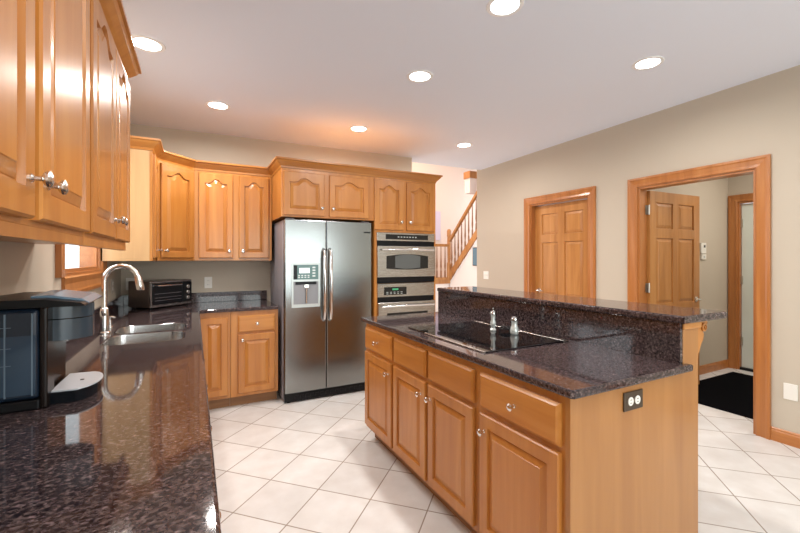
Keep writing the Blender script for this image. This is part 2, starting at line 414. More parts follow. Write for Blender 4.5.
# right wall with two door openings
D1, D2, DZ = (2.905, 3.76), (1.44, 2.36), 2.06
bm = nb()
for y0, y1 in ((YF, D2[0]), (D2[1], D1[0]), (D1[1], 4.85)): box(bm, XR, XR+0.12, y0, y1, 0, 2.80)
for y0, y1 in (D1, D2): box(bm, XR, XR+0.12, y0, y1, DZ, 2.80)
struct('wall_right', bm, M['wall'])
# wall behind the camera, with a wide window opening
bm = nb()
box(bm, XL-0.12, 0.0, YF-0.12, YF, 0, 2.9); box(bm, 3.4, XR+0.12, YF-0.12, YF, 0, 2.9)
box(bm, 0.0, 3.4, YF-0.12, YF, 0, 0.3); box(bm, 0.0, 3.4, YF-0.12, YF, 2.2, 2.9)
struct('wall_front', bm, M['wall'])
# mud room beyond the open door
bm = nb()
box(bm, XR+0.12, 6.05, 2.50, 2.60, 0, 2.7)
struct('wall_mudroom_side', bm, M['wall'])
MD = (1.52, 2.40)
bm = nb()
box(bm, 5.95, 6.05, MD[1], 2.50, 0, 2.7); box(bm, 5.95, 6.05, 0.6, MD[0], 0, 2.7); box(bm, 5.95, 6.05, MD[0], MD[1], 2.06, 2.7)
struct('wall_mudroom_end', bm, M['wall'])
struct('wall_mudroom_front', bx(XR+0.12, 6.05, 0.5, 0.6, 0, 2.7), M['wall'])
struct('ceiling_mudroom', bx(XR+0.12, 6.05, 0.5, 2.6, 2.7, 2.75), M['ceil'])
area('mudroom_fill_light', (5.2, 1.3, 2.66), (0, 0, 0), 0.3, 0.3, 30, (1.0, 0.94, 0.86))  # unseen light added to brighten the mud room, no fixture
# foyer shell, two storeys high
struct('wall_foyer_back', bx(1.9, 8.1, 8.7, 8.82, 0, 5.6), M['foyer'])
struct('wall_foyer_left', bx(1.9, 2.02, 4.70, 8.7, 0, 5.6), M['foyer'])
struct('wall_foyer_right', bx(8.0, 8.1, 4.7, 8.7, 0, 5.6), M['foyer'])
bm = nb(); box(bm, 1.9, 3.98, 4.76, 4.80, 2.72, 5.6); box(bm, 3.98, 8.0, 4.73, 4.85, 0, 5.6)
struct('wall_foyer_front', bm, M['foyer'])
struct('ceiling_foyer', bx(1.9, 8.1, 4.73, 8.82, 5.6, 5.7), M['ceil'])

# baseboards
bp_prof = [(0, 0), (0.014, 0), (0.014, 0.075), (0.010, 0.082), (0.010, 0.092), (0.005, 0.10), (0, 0.10)]
def baseboard(name, path, side): struct(name, sweep(path, bp_prof, lambda a, b, h: (a, b, h), side), M['oak_y'])
baseboard('baseboard_right', [(XR, YF), (XR, 1.35)], -1)
baseboard('baseboard_right_middle', [(XR, 2.45), (XR, 2.815)], -1)
baseboard('baseboard_right_far', [(XR, 3.85), (XR, 4.85)], -1)
baseboard('baseboard_mudroom', [(XR+0.12, 2.50), (5.95, 2.50)], 1)

# ------------------------------------------------------------------ doors of the right wall
case_prof = [(0.0, 0.0), (0.0, 0.012), (0.008, 0.018), (0.03, 0.014), (0.062, 0.019), (0.072, 0.024), (0.090, 0.024), (0.090, 0.0)]
def casing(y0, y1, ztop, x, sgn, parent, name='casing'):
    pts = [(y0, 0), (y0, ztop), (y1, ztop), (y1, 0)]
    return obj(name, sweep(pts, case_prof, lambda a, b, h: (x + sgn * h, a, b), -1), M['oak'], parent)
def six_panel_bm(w, h, t=0.035):
    bm = nb(); st = 0.105; cx = 0.095; pw = (w - 2*st - cx) / 2
    xs = [(st, st + pw), (w - st - pw, w - st)]
    zs = [(0.20, 0.78), (0.90, 1.56), (1.655, h - 0.11)]
    for sgn in (-1, 1):
        for (a, b) in xs:
            for (c, d) in zs:
                yf = -t/2 * 1.0
                tmp = nb(); panel_rings(tmp, a, b, c, d, 0.0, yf, 2)
                if sgn == 1:
                    for v in tmp.verts: v.co.y = -v.co.y
                me = bpy.data.meshes.new('tmp'); tmp.to_mesh(me); tmp.free(); bm.from_mesh(me); bpy.data.meshes.remove(me)
        # flat frame around the panels
        X = [0, xs[0][0], xs[0][1], xs[1][0], xs[1][1], w]; Z = [0] + [v for z in zs for v in z] + [h]
        for i in range(5):
            for j in range(7):
                if i in (1, 3) and j in (1, 3, 5): continue
                y = sgn * t/2
                bm.faces.new([bm.verts.new(p) for p in ((X[i], y, Z[j]), (X[i+1], y, Z[j]), (X[i+1], y, Z[j+1]), (X[i], y, Z[j+1]))])
    for p in (((0,-t/2,0),(0,t/2,0),(0,t/2,h),(0,-t/2,h)), ((w,-t/2,0),(w,t/2,0),(w,t/2,h),(w,-t/2,h)), ((0,-t/2,h),(w,-t/2,h),(w,t/2,h),(0,t/2,h)), ((0,-t/2,0),(w,-t/2,0),(w,t/2,0),(0,t/2,0))):
        bm.faces.new([bm.verts.new(q) for q in p])
    bmesh.ops.remove_doubles(bm, verts=bm.verts[:], dist=1e-5)
    return bm
def lever(parent, x, z, y, s, d):
    """s: +1/-1 side of the leaf; d: direction the lever points along x"""
    bm = nb()
    lathe(bm, [(0.028, 0), (0.028, 0.006), (0.020, 0.010), (0.010, 0.013), (0.010, 0.045), (0.004, 0.047)], 18, (0, 0, 0), 'y')
    tube(bm, [(0, -0.045, 0), (d*0.03, -0.052, 0.004), (d*0.07, -0.052, 0.003), (d*0.11, -0.048, -0.004)], [0.010, 0.009, 0.008, 0.006], 10)
    if s > 0:
        for v in bm.verts: v.co.y = -v.co.y
    return obj('handle', bm, M['nickel'], parent, (x, y, z), smooth=True)
def jambs(y0, y1, zt, x0, x1, parent):
    bm = nb(); t = 0.018
    box(bm, x0, x1, y0, y0 + t, 0, zt); box(bm, x0, x1, y1 - t, y1, 0, zt); box(bm, x0, x1, y0 + t, y1 - t, zt - t, zt)
    return obj('jamb', bm, M['oak'], parent)
# door_1: closed six-panel door
d1 = tag(empty('door_1'), 'closed six-panel oak door in the right wall, the farther one', 'door', kind='structure')
casing(D1[0], D1[1], DZ, XR, -1, d1); jambs(D1[0], D1[1], DZ, XR, XR+0.12, d1)
leaf = obj('door_leaf', six_panel_bm(D1[1]-D1[0]-0.044, 2.025), M['oak_leaf'], d1, (XR+0.085, D1[0]+0.022, 0.01), R(90))
lever(leaf, D1[1]-D1[0]-0.044-0.065, 0.95, 0.0175, 1, -1)
# door_2: open six-panel door to the mud room
d2 = tag(empty('door_2'), 'open six-panel oak door swung into the mud room', 'door', kind='structure')
casing(D2[0], D2[1], DZ, XR, -1, d2); jambs(D2[0], D2[1], DZ, XR, XR+0.12, d2)
leaf = obj('door_leaf', six_panel_bm(0.85, 2.025), M['oak_leaf'], d2, (XR+0.125, 2.335, 0.01), R(-2))
lever(leaf, 0.785, 0.92, -0.0175, -1, -1)
for z in (0.25, 1.03, 1.80):
    bm = nb(); box(bm, -0.002, 0.001, -0.018, 0.018, 0, 0.09); lathe(bm, [(0.007, -0.003), (0.007, 0.093)], 10, (-0.010, -0.020, 0)); box(bm, -0.034, -0.010, 0.0005, 0.003, 0, 0.09)
    obj('hinge', bm, M['hinge'], d2, (XR+0.119, 2.335, z))
# door_3: pale steel door at the end of the mud room
d3 = tag(empty('door_3'), 'pale green steel door at the end of the mud room', 'door', kind='structure')
casing(MD[0], MD[1], 2.06, 5.95, -1, d3); jambs(MD[0], MD[1], 2.06, 5.95, 6.05, d3)
dl = nb(); box(dl, 5.985, 6.025, MD[0]+0.02, MD[1]-0.024, 0.03, 2.035, 0.002)
obj('door_leaf', dl, M['glassdoor'], d3)
obj('threshold', bx(5.952, 6.048, MD[0]+0.018, MD[1]-0.018, 0.0, 0.028), M['black'], d3)
for z in (0.3, 1.05, 1.75): obj('hinge', bx(5.972, 5.985, MD[1]-0.040, MD[1]-0.019, z, z+0.10), M['hinge'], d3)

# ------------------------------------------------------------------ window over the sink
w1 = tag(empty('window_1'), 'wood-framed window in the left wall behind the kitchen faucet', 'window', kind='structure')
pts = [(WY0, WZ0), (WY0, WZ1), (WY1, WZ1), (WY1, WZ0)]
wp = [(0.0, 0.0), (0.0, 0.012), (0.008, 0.018), (0.04, 0.014), (0.075, 0.020), (0.085, 0.026), (0.105, 0.026), (0.105, 0.0)]
bm = sweep(pts + [pts[0]], wp, lambda a, b, h: (XL + h, a, b), -1)
obj('window_frame', bm, M['oak'], w1)
bm = nb(); t = 0.018
box(bm, XL-0.12, XL, WY0, WY0+t, WZ0, WZ1); box(bm, XL-0.12, XL, WY1-t, WY1, WZ0, WZ1); box(bm, XL-0.12, XL, WY0+t, WY1-t, WZ0, WZ0+t); box(bm, XL-0.12, XL, WY0+t, WY1-t, WZ1-t, WZ1)
obj('jamb', bm, M['oak_y'], w1)
bm = nb(); a0, a1, b0, b1 = WY0+t, WY1-t, WZ0+t, WZ1-t; x0, x1 = XL-0.045, XL-0.015; f = 0.022
box(bm, x0, x1, a0, a0+f, b0, b1); box(bm, x0, x1, a1-f, a1, b0, b1); box(bm, x0, x1, a0+f, a1-f, b0, b0+f); box(bm, x0, x1, a0+f, a1-f, b1-f, b1)
obj('window_sash', bm, M['oak_y'], w1)
obj('pane', bx(XL-0.032, XL-0.028, a0+f, a1-f, b0+f, b1-f), M['glass'], w1)
# what stands outside that window
tag(obj('neighbouring_house', bx(-1.52, -0.95, 7.6, 9.6, -0.3, 4.2), M['brick']), 'red brick house corner seen through the sink window', 'building')
tag(obj('garden_ground', bx(-9, -0.80, -1, 14, -0.3, -0.1), M['concrete']), kind='structure')
# wide window behind the camera
w3 = tag(empty('window_3'), 'wide window of the dining side behind the camera', 'window', kind='structure')
bm = nb()
for x in (0.0, 1.11, 2.24, 3.35): box(bm, x, x+0.05, YF-0.09, YF-0.02, 0.3, 2.2)
for z in (0.3, 2.15): box(bm, 0.05, 3.35, YF-0.09, YF-0.02, z, z+0.05)
obj('window_frame', bm, M['oak'], w3)

# ------------------------------------------------------------------ ceiling lights
def recessed(x, y, label):
    z = cz(x, y); c = empty('recessed_light', (x, y, z), 0, label, 'ceiling light', 'recessed ceiling lights')
    bm = nb(); n = 32; prof = [(0.0735, -0.001), (0.076, -0.006), (0.096, -0.006), (0.100, 0.0005)]
    rings = [[bm.verts.new((r*math.cos(2*PI*i/n), r*math.sin(2*PI*i/n), h)) for i in range(n)] for r, h in prof]
    for a, b in zip(rings, rings[1:] + rings[:1]):
        for i in range(n): bm.faces.new((a[i], a[(i+1) % n], b[(i+1) % n], b[i]))
    obj('trim_ring', bm, M['lamptrim'], c)
    obj('lens', lathe(nb(), [(0.074, 0.0), (0.074, -0.003)], 32), M['lamp'], c)
    area('bulb_light', (0, 0, -0.012), (0, 0, 0), 0.14, 0.14, LAMP_W, (1.0, 0.95, 0.90), 170, 'DISK', c)
for x, y, lb in ((-0.258, 2.87, 'recessed ceiling light beside the left cabinet crown'), (0.179, 3.72, 'recessed ceiling light above the corner wall cabinets'),
                 (1.49, 3.775, 'recessed ceiling light in front of the refrigerator cabinet'), (1.475, 2.515, 'recessed ceiling light above the far end of the island'),
                 (2.834, 3.80, 'recessed ceiling light nearest the staircase opening'), (1.475, 1.617, 'recessed ceiling light cut by the top edge of the photo'),
                 (2.825, 1.657, 'rightmost recessed ceiling light, near the open door')):
    recessed(x, y, lb)
for x, y in ((0.3, 0.2), (2.6, -0.3), (1.4, -1.6)):      # further lamps of the same ceiling, behind the view
    area('bulb_light', (x, y, cz(x, y) - 0.02), (0, 0, 0), 0.14, 0.14, LAMP_W, (1.0, 0.95, 0.90), 170, 'DISK')

# ------------------------------------------------------------------ left wall cabinets (facing +X, local x runs along +Y)
UZ0, UZ1 = 1.425, 2.205
FX = -0.29
def left_upper(y0, y1, doors, label, group=None, wd='wood'):
    ds = [(a - y0, b - y0, 1.437, 2.185, 0.045, k - y0 if k else None, 1.51) for a, b, k in doors]
    return cabinet('upper_cabinet', (FX, y0), R(90), y1 - y0, 0.328, UZ0, UZ1, ds, label=label, rail_low=0.025, wd=wd, rt=0.03)
left_upper(0.58, 1.458, [(0.60, 0.995, 0.965), (1.03, 1.44, 1.06)], 'maple wall cabinet on the left wall, nearest the camera above the coffee maker')
left_upper(1.460, 2.27, [(1.478, 1.866, 1.838), (1.886, 2.252, 1.915)], 'maple wall cabinet on the left wall, next to the sink window')
# narrow left-wall cabinet beyond the window, with the tall pale side
BZ0, BZ1 = 1.345, 2.205
cabinet('upper_cabinet', (FX, 3.63), R(90), 0.318, 0.328, BZ0, BZ1, [(0.03, 0.295, BZ0+0.025, 2.185, 0.03, 0.265, 1.435)], label='narrow maple wall cabinet with pale side panel beyond the sink window', wd='wood_pale')
# diagonal corner cabinet
c = empty('corner_wall_cabinet', (-0.29, 3.95, 0), R(45), 'diagonal maple corner wall cabinet with one arched door', 'cabinet')
L_ = 0.396
def loc2(x, y):   # world -> local of that corner cabinet
    dx, dy = x + 0.29, y - 3.95; return (dx*0.70711 + dy*0.70711, -dx*0.70711 + dy*0.70711)
poly = [loc2(-0.29, 3.95), loc2(-0.012, 4.228), loc2(-0.012, 4.555), loc2(-0.615, 4.555), loc2(-0.615, 3.95)]
obj('carcass', prism(nb(), poly, lambda a, b: (a, b + 0.004, BZ0), lambda a, b: (a, b + 0.004, BZ1)), M['wood'], c)
obj('face_frame', bx(0, L_, -0.014, 0.003, BZ0, BZ1), M['wood'], c)
d = obj('door', door_bm(0.345, 2.185 - BZ0 - 0.025, arch=0.04), M['wood'], c, (0.026, -0.0145, BZ0+0.025)); knob(d, 0.035, 0.065, -0.02)
# two-door cabinet on the back wall (facing -Y, local x = +X)
cabinet('upper_cabinet', (-0.008, 4.23), 0, 0.716, 0.325, BZ0, BZ1, [(0.045, 0.345, BZ0+0.025, 2.185, 0.04, 0.31, 1.435), (0.40, 0.685, BZ0+0.025, 2.185, 0.04, 0.435, 1.435)], label='two-door maple wall cabinet on the back wall left of the refrigerator')
# deep cabinet over the refrigerator, on a tall side panel
fc = cabinet('refrigerator_cabinet', (0.712, 3.74), 0, 0.935, 0.815, 1.755, BZ1, [(0.018, 0.405, 1.770, 2.175, 0.04, 0.375, 1.845), (0.455, 0.865, 1.770, 2.175, 0.04, 0.487, 1.845)], label='deep two-door maple cabinet above the refrigerator')
# oven tower
ot = cabinet('oven_cabinet', (1.650, 3.74), 0, 0.745, 0.815, 1.640, BZ1, [(-0.018 + 0.012, 0.328, 1.665, 2.185, 0.04, 0.30, 1.75), (0.370, 0.712, 1.665, 2.185, 0.04, 0.405, 1.75)], label='tall maple oven cabinet with two arched doors right of the refrigerator')
bm = nb(); box(bm, 0, 0.03, 0, 0.815, 0.1, 1.64); box(bm, 0.715, 0.745, 0, 0.815, 0.1, 1.64); box(bm, 0.03, 0.715, 0.80, 0.815, 0.1, 1.64)
box(bm, 0.03, 0.715, 0.0, 0.80, 0.30, 0.34); box(bm, 0.03, 0.715, 0.0, 0.02, 0.1, 0.30)
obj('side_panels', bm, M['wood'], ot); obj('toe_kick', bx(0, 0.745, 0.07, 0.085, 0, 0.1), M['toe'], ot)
d = obj('drawer', drawer_bm(0.69, 0.17), M['wood_h'], ot, (0.028, -0.0005, 0.12)); knob(d, 0.345, 0.085, -0.02)

# crown mouldings
crown = [(-0.02, 0.0), (0.004, 0.0), (0.008, 0.018), (0.020, 0.030), (0.040, 0.052), (0.048, 0.066), (0.058, 0.070), (0.058, 0.085), (-0.02, 0.085)]
mp3 = lambda a, b, h: (a, b, 2.206 + h)
tag(obj('crown_moulding', sweep([(FX, 0.50), (FX, 2.27), (XL+0.03, 2.27)], crown, mp3, 1), M['wood_h']), 'maple crown moulding along the top of the near left wall cabinets', 'moulding')
tag(obj('crown_moulding', sweep([(XL+0.03, 3.63), (FX, 3.63), (FX, 3.95), (-0.01, 4.23), (0.712, 4.23), (0.712, 3.74), (2.395, 3.74), (2.395, 4.52)], crown, mp3, 1), M['wood_h']), 'maple crown moulding stepping over the corner and refrigerator cabinets', 'moulding')

# ------------------------------------------------------------------ base cabinets
CT = 0.914; CB = 0.882
def base_left(y0, y1, label, two=True):
    w = y1 - y0; ds, dr = [], []
    if two:
        m_ = w/2
        ds = [(0.02, m_-0.008, 0.125, 0.67, 0, m_-0.04, 0.61), (m_+0.008, w-0.02, 0.125, 0.67, 0, m_+0.04, 0.61)]
        dr = [(0.02, m_-0.008, 0.695, 0.85, (0.02+m_)/2, 0.77), (m_+0.008, w-0.02, 0.695, 0.85, (w-0.02+m_)/2, 0.77)]
    return cabinet('base_cabinet', (0.0, y0), R(90), w, 0.615, 0, CB, ds, dr, label, toe=0.1, open_top=True)
base_left(0.30, 1.24, 'maple base cabinet under the left counter, nearest the camera')
base_left(1.242, 2.30, 'maple base cabinet under the left counter, below the coffee maker')
base_left(2.302, 3.28, 'maple base cabinet under the kitchen sink')
cabinet('base_cabinet', (0.0, 3.282), R(90), 0.606, 0.615, 0, CB, [], [], 'blind corner base cabinet under the left counter', toe=0.1)
cabinet('base_cabinet', (0.004, 3.89), 0, 0.286, 0.66, 0, CB, [(0.042, 0.262, 0.13, 0.835, 0, None, 0)], [], 'narrow maple corner base cabinet with full-height door beside the left counter', toe=0.1)
cabinet('base_cabinet', (0.292, 3.89), 0, 0.418, 0.66, 0, CB, [(0.060, 0.386, 0.13, 0.668, 0, 0.095, 0.62)], [(0.060, 0.386, 0.687, 0.84, 0.223, 0.765)], 'maple base cabinet with one drawer left of the refrigerator', toe=0.1)

# L-shaped granite counter with sink cut-outs
SX0, SX1 = -0.43, -0.055
SB = ((2.50, 2.82), (2.86, 3.17))
holes = [rounded(SX0, SX1, a, b, 0.07) for a, b in SB]
out = [(XL+0.001, -0.15), (0.040, -0.15), (0.040, 3.80), (0.055, 3.845), (0.10, 3.860), (0.708, 3.860), (0.708, YB-0.001), (XL+0.001, YB-0.001)]
lc = slab('countertop', out, CB+0.001, CT, M['granite'], holes=holes)
tag(lc, 'L-shaped polished brown granite countertop holding the sink and coffee maker', 'countertop')
bm = nb(); box(bm, XL+0.001, XL+0.021, -0.15, YB-0.001, CT, 1.015, 0.002); box(bm, XL+0.021, 0.708, YB-0.021, YB-0.001, CT, 1.015, 0.002)
tag(obj('backsplash', bm, M['granite']), 'low polished granite backsplash strip along the left and back walls', 'backsplash')
# sink
sk = empty('kitchen_sink', (-0.24, 2.84, CB), 0, 'undermount double-bowl stainless steel sink in the left counter', 'sink')
for a, b in SB:
    bm = nb(); rr = []
    for d_, z in ((0.0015, 0.030), (0.004, 0.030), (0.005, 0.024), (0.007, -0.15), (0.02, -0.175), (0.05, -0.185)):
        o_ = rounded(SX0+d_, SX1-d_, a+d_, b-d_, 0.07 - max(d_, 0)*0.3)
        rr.append([bm.verts.new((x+0.24, y-2.84, z)) for x, y in o_])
    for q, w in zip(rr, rr[1:]):
        for i in range(len(q)): bm.faces.new((q[i], q[(i+1) % len(q)], w[(i+1) % len(q)], w[i]))
    bm.faces.new(rr[-1])
    bw = obj('bowl', bm, M['sink'], sk, smooth=True)
    obj('drain', lathe(nb(), [(0.045, -0.184), (0.045, -0.180), (0.03, -0.179), (0.02, -0.183)], 20, ((SX0+SX1)/2+0.24, (a+b)/2-2.84, 0)), M['chrome'], bw)
# faucet
fx, fy = -0.478, 2.92
fa = empty('kitchen_faucet', (fx, fy, CT), 0, 'brushed nickel gooseneck pull-down faucet behind the sink', 'faucet')
obj('base', lathe(nb(), [(0.030, 0), (0.030, 0.006), (0.024, 0.014), (0.023, 0.13), (0.020, 0.150), (0.014, 0.155)], 24), M['nickel'], fa, smooth=True)
pts = [(0, 0, 0.14), (0, 0, 0.22), (0, 0, 0.315)] + [(0.085 - 0.085*math.cos(R(t)), 0, 0.315 + 0.088*math.sin(R(t))) for t in range(15, 166, 15)]
obj('spout', tube(nb(), pts, 0.0150, 16), M['nickel'], fa, smooth=True)
obj('spray_head', tube(nb(), [(0.164, 0, 0.342), (0.169, 0, 0.325), (0.178, 0, 0.285), (0.184, 0, 0.258), (0.184, 0, 0.254)], [0.016, 0.019, 0.022, 0.022, 0.019], 18), M['nickel'], fa, smooth=True)
obj('lever', tube(nb(), [(0, -0.018, 0.115), (0, -0.035, 0.120), (0, -0.06, 0.135), (0, -0.085, 0.15)], [0.012, 0.009, 0.007, 0.006], 12), M['nickel'], fa, smooth=True)
sd = empty('soap_dispenser', (-0.49, 3.17, CT), 0, 'small nickel soap dispenser behind the faucet on the granite', 'soap dispenser')
obj('body', lathe(nb(), [(0.020, 0), (0.020, 0.005), (0.012, 0.010), (0.011, 0.045), (0.006, 0.048), (0.006, 0.062)], 16), M['nickel'], sd, smooth=True)
obj('nozzle', tube(nb(), [(-0.003, 0, 0.064), (0.012, 0, 0.066), (0.028, 0, 0.060)], [0.007, 0.006, 0.005], 10), M['nickel'], sd, smooth=True)

# toaster oven
to = empty('toaster_oven', (-0.34, 4.04, CT), R(45), 'black and steel toaster oven angled in the counter corner', 'toaster oven')
w, dp, h = 0.45, 0.26, 0.25
obj('housing', bx(0, w, 0.012, dp, 0.018, h, 0.008, 2), mat('toaster_brown_metal', (0.16, 0.12, 0.10), 0.3, 0.7), to)
bm = nb(); box(bm, 0.002, w-0.002, 0, 0.012, 0.018, 0.040, 0.002); box(bm, 0.002, w-0.002, 0, 0.012, h-0.018, h-0.002, 0.002); box(bm, 0.002, 0.018, 0, 0.012, 0.04, h-0.018)
obj('front_trim', bm, M['steel_oven'], to)
dr = obj('door', bx(0.020, 0.335, -0.006, 0.012, 0.042, h-0.022, 0.002), M['blackglass'], to)
bm = tube(nb(), [(0.05, -0.03, h-0.042), (0.305, -0.03, h-0.042)], 0.007, 10); tube(bm, [(0.06, 0, h-0.042), (0.06, -0.03, h-0.042)], 0.005, 8); tube(bm, [(0.295, 0, h-0.042), (0.295, -0.03, h-0.042)], 0.005, 8)
obj('handle', bm, M['chrome'], dr)
bm = nb()
for z in (0.075, 0.10, 0.135): box(bm, 0.04, 0.32, -0.0072, -0.0062, z, z+0.003)
obj('rack_lines', bm, M['nickel'], dr)
obj('control_panel', bx(0.338, w-0.004, -0.003, 0.012, 0.042, h-0.022, 0.002), M['black'], to)
for z in (0.078, 0.130, 0.182): obj('dial', lathe(nb(), [(0.020, 0), (0.019, 0.014), (0.015, 0.016)], 20, (0.392, -0.003, z), 'y'), M['nickel'], to)
for x in (0.03, w-0.03):
    for y in (0.03, dp-0.03): obj('foot', lathe(nb(), [(0.012, 0), (0.014, 0.019)], 12, (x, y, 0)), M['black'], to)

# coffee maker (drips towards +X, reservoir on the camera side)
cm = empty('coffee_maker', (-0.45, 1.66, CT), 0, 'black pod coffee maker with smoky blue water tank at the left edge', 'coffee maker')
def P_(x, y): return (x + 0.45, y - 1.66)
def cmbox(x0, x1, y0, y1, z0, z1, bev=0.0, seg=2):
    a, b = P_(x0, y0); c_, d_ = P_(x1, y1); return bx(a, c_, b, d_, z0 - CT, z1 - CT, bev, seg)
obj('body', cmbox(-0.595, -0.405, 1.605, 1.80, CT, 1.222, 0.010), M['brownblack'], cm)
obj('spine', cmbox(-0.4085, -0.390, 1.533, 1.606, CT, 1.218, 0.006), M['brownblack'], cm)
rs = cmbox(-0.598, -0.409, 1.532, 1.604, 0.945, 1.213, 0.012, 3)
tank = obj('water_tank', rs, M['reservoir'], cm)
obj('tank_base', cmbox(-0.598, -0.407, 1.530, 1.604, CT, 0.944, 0.005), M['black'], cm)
obj('water', cmbox(-0.590, -0.416, 1.5295, 1.5318, 0.962, 1.135), M['water'], tank)
bm = nb()
for x in (-0.545, -0.485, -0.425):
    a, b = P_(x, 1.529); box(bm, a, a + 0.0035, b - 0.001, b + 0.003, 0.958 - CT, 1.20 - CT)
for z in (1.05, 1.10, 1.16): a, b = P_(-0.590, 1.5285); box(bm, a, a + 0.12, b, b + 0.003, z - CT, z - CT + 0.0015)
obj('tank_streaks', bm, mat('tank_highlight', (0.12, 0.17, 0.22), 0.2), tank)  # pale strips stand for highlight streaks on the tank, with water lines
# lid: sloped dark shell with silver deck
prof = [(-0.60, 1.2155), (-0.60, 1.228), (-0.52, 1.240), (-0.40, 1.240), (-0.31, 1.226), (-0.30, 1.219), (-0.30, 1.2155)]
obj('lid', prism(nb(), prof, lambda x, z: (x + 0.45, 1.53 - 1.66, z - CT), lambda x, z: (x + 0.45, 1.80 - 1.66, z - CT + 0.006)), M['black'], cm)
obj('handle_deck', prism(nb(), [(-0.44, 1.2405), (-0.40, 1.2405), (-0.325, 1.2285), (-0.302, 1.217), (-0.297, 1.221), (-0.318, 1.235), (-0.40, 1.248), (-0.44, 1.247)], lambda x, z: (x + 0.45, 1.58 - 1.66, z - CT), lambda x, z: (x + 0.45, 1.77 - 1.66, z - CT + 0.005)), M['silverplastic'], cm)
hp = []
for i in range(0, 13):
    a = R(-90 + 180*i/12); hp.append((-0.385 + 0.085*math.cos(a), 1.66 + 0.075*math.sin(a)))
hp = [(-0.405, 1.585)] + hp + [(-0.405, 1.735)]
bm = nb()
for z0, z1, k in ((1.105, 1.170, 0.0), (1.173, 1.214, 0.0)):
    prism(bm, hp, lambda x, y, z0=z0: (x + 0.45, y - 1.66, z0 - CT), lambda x, y, z1=z1: (x + 0.45, y - 1.66, z1 - CT))
obj('brew_head', bm, M['greyplastic'], cm, smooth=True)
bp_ = [(-0.40, 1.565), (-0.33, 1.56)] + [(-0.345 + 0.06*math.cos(R(-70 + 140*i/8)), 1.675 + 0.115*math.sin(R(-70 + 140*i/8))) for i in range(9)] + [(-0.40, 1.79)]
obj('tray_base', prism(nb(), bp_, lambda x, y: (x + 0.45, y - 1.66, 0), lambda x, y: (x + 0.45, y - 1.66, 0.036)), M['blackgloss'], cm)
sc_ = [( -0.392 + (x + 0.40)*0.97, 1.675 + (y - 1.675)*0.95) for x, y in bp_]
tp = obj('drip_grate', prism(nb(), sc_, lambda x, y: (x + 0.45, y - 1.66, 0.036), lambda x, y: (x + 0.45, y - 1.66, 0.040)), M['tray'], cm)
obj('drain_hole', lathe(nb(), [(0.006, 0.0402), (0.006, 0.0412)], 12, (0.115, 0.015, 0)), M['black'], tp)

# ------------------------------------------------------------------ refrigerator
fr = empty('refrigerator', (0.745, 3.76, 0), 0, 'stainless side-by-side refrigerator with ice and water dispenser', 'refrigerator')
FW, FD, FH = 0.885, 0.76, 1.735
obj('case', bx(0, FW, 0.075, FD, 0.02, FH-0.005, 0.004), M['steel_side'], fr)
sp_ = 0.398
obj('freezer_door', bx(0.002, sp_, 0, 0.068, 0.095, FH, 0.008, 3), M['steel'], fr)
rd = obj('refrigerator_door', bx(sp_ + 0.007, FW-0.002, 0, 0.068, 0.095, FH, 0.008, 3), M['steel'], fr)
obj('door_gasket', bx(0.006, FW-0.006, 0.066, 0.078, 0.10, FH-0.01), M['black'], fr)
bm = nb(); box(bm, 0.004, FW-0.004, 0.02, 0.074, 0.012, 0.088)
for i in range(14): box(bm, 0.10 + i*0.05, 0.135 + i*0.05, 0.014, 0.02, 0.035, 0.065)
obj('kick_grille', bm, M['black'], fr)
for x in (0.03, FW-0.05): obj('foot', bx(x, x+0.03, 0.03, 0.07, 0, 0.012), M['black'], fr)
for x in (0.02, FW-0.10): obj('hinge_cover', bx(x, x+0.08, 0.03, 0.11, FH, FH+0.012, 0.003), M['steel_side'], fr)
for x, sg in ((sp_ - 0.028, -1), (sp_ + 0.035, 1)):
    pts = [(x, -0.004, 0.76), (x, -0.035, 0.78), (x, -0.055, 0.86), (x, -0.063, 1.10), (x, -0.055, 1.36), (x, -0.035, 1.44), (x, -0.004, 1.46)]
    obj('handle', tube(nb(), pts, [0.010, 0.013, 0.014, 0.014, 0.014, 0.013, 0.010], 14), M['chrome'], fr, smooth=True)
obj('badge', bx(0.795, 0.865, -0.003, 0.0, 1.625, 1.637, 0.001), M['black'], fr)
x0, x1 = 0.065, 0.335
bm = nb(); t = 0.016
box(bm, x0, x0+t, -0.006, 0.0, 0.90, 1.325); box(bm, x1-t, x1, -0.006, 0, 0.90, 1.325); box(bm, x0+t, x1-t, -0.006, 0, 0.90, 0.93); box(bm, x0+t, x1-t, -0.006, 0, 1.305, 1.325); box(bm, x0+t, x1-t, -0.006, 0, 1.145, 1.165)
df = obj('dispenser_frame', bm, M['dispenser'], fr)
obj('display_panel', bx(x0+t, x1-t, -0.004, 0.0, 1.165, 1.305), M['teal'], df)
obj('display_blind', bx(x0+t, x0+t+0.035, -0.005, -0.004, 1.168, 1.30), M['black'], df)
obj('lcd_screen', bx(0.135, 0.235, -0.0055, -0.004, 1.225, 1.275), M['lcd'], df)
bm = nb()
for i in range(4):
    for j in range(2): box(bm, 0.125 + 0.03*i + (0.12 if j else 0)*0, 0.142 + 0.03*i, -0.005, -0.004, 1.18 + 0.018*j, 1.19 + 0.018*j)
for j in range(4): box(bm, 0.262, 0.29, -0.005, -0.004, 1.19 + 0.027*j, 1.205 + 0.027*j)
obj('display_buttons', bm, M['dispenser'], df)
bm = nb(); box(bm, x0+t, x1-t, -0.0015, 0.0, 0.93, 1.145)
obj('cavity', bm, M['dispgrey'], df)
obj('cavity_hood', bx(0.10, 0.30, -0.010, -0.0016, 1.118, 1.145, 0.002), M['black'], df)
bm = nb(); box(bm, 0.180, 0.225, -0.020, -0.0016, 1.085, 1.118, 0.003); tube(bm, [(0.202, -0.012, 1.09), (0.202, -0.012, 0.94)], 0.009, 10)
obj('water_paddle', bm, M['nickel'], df)

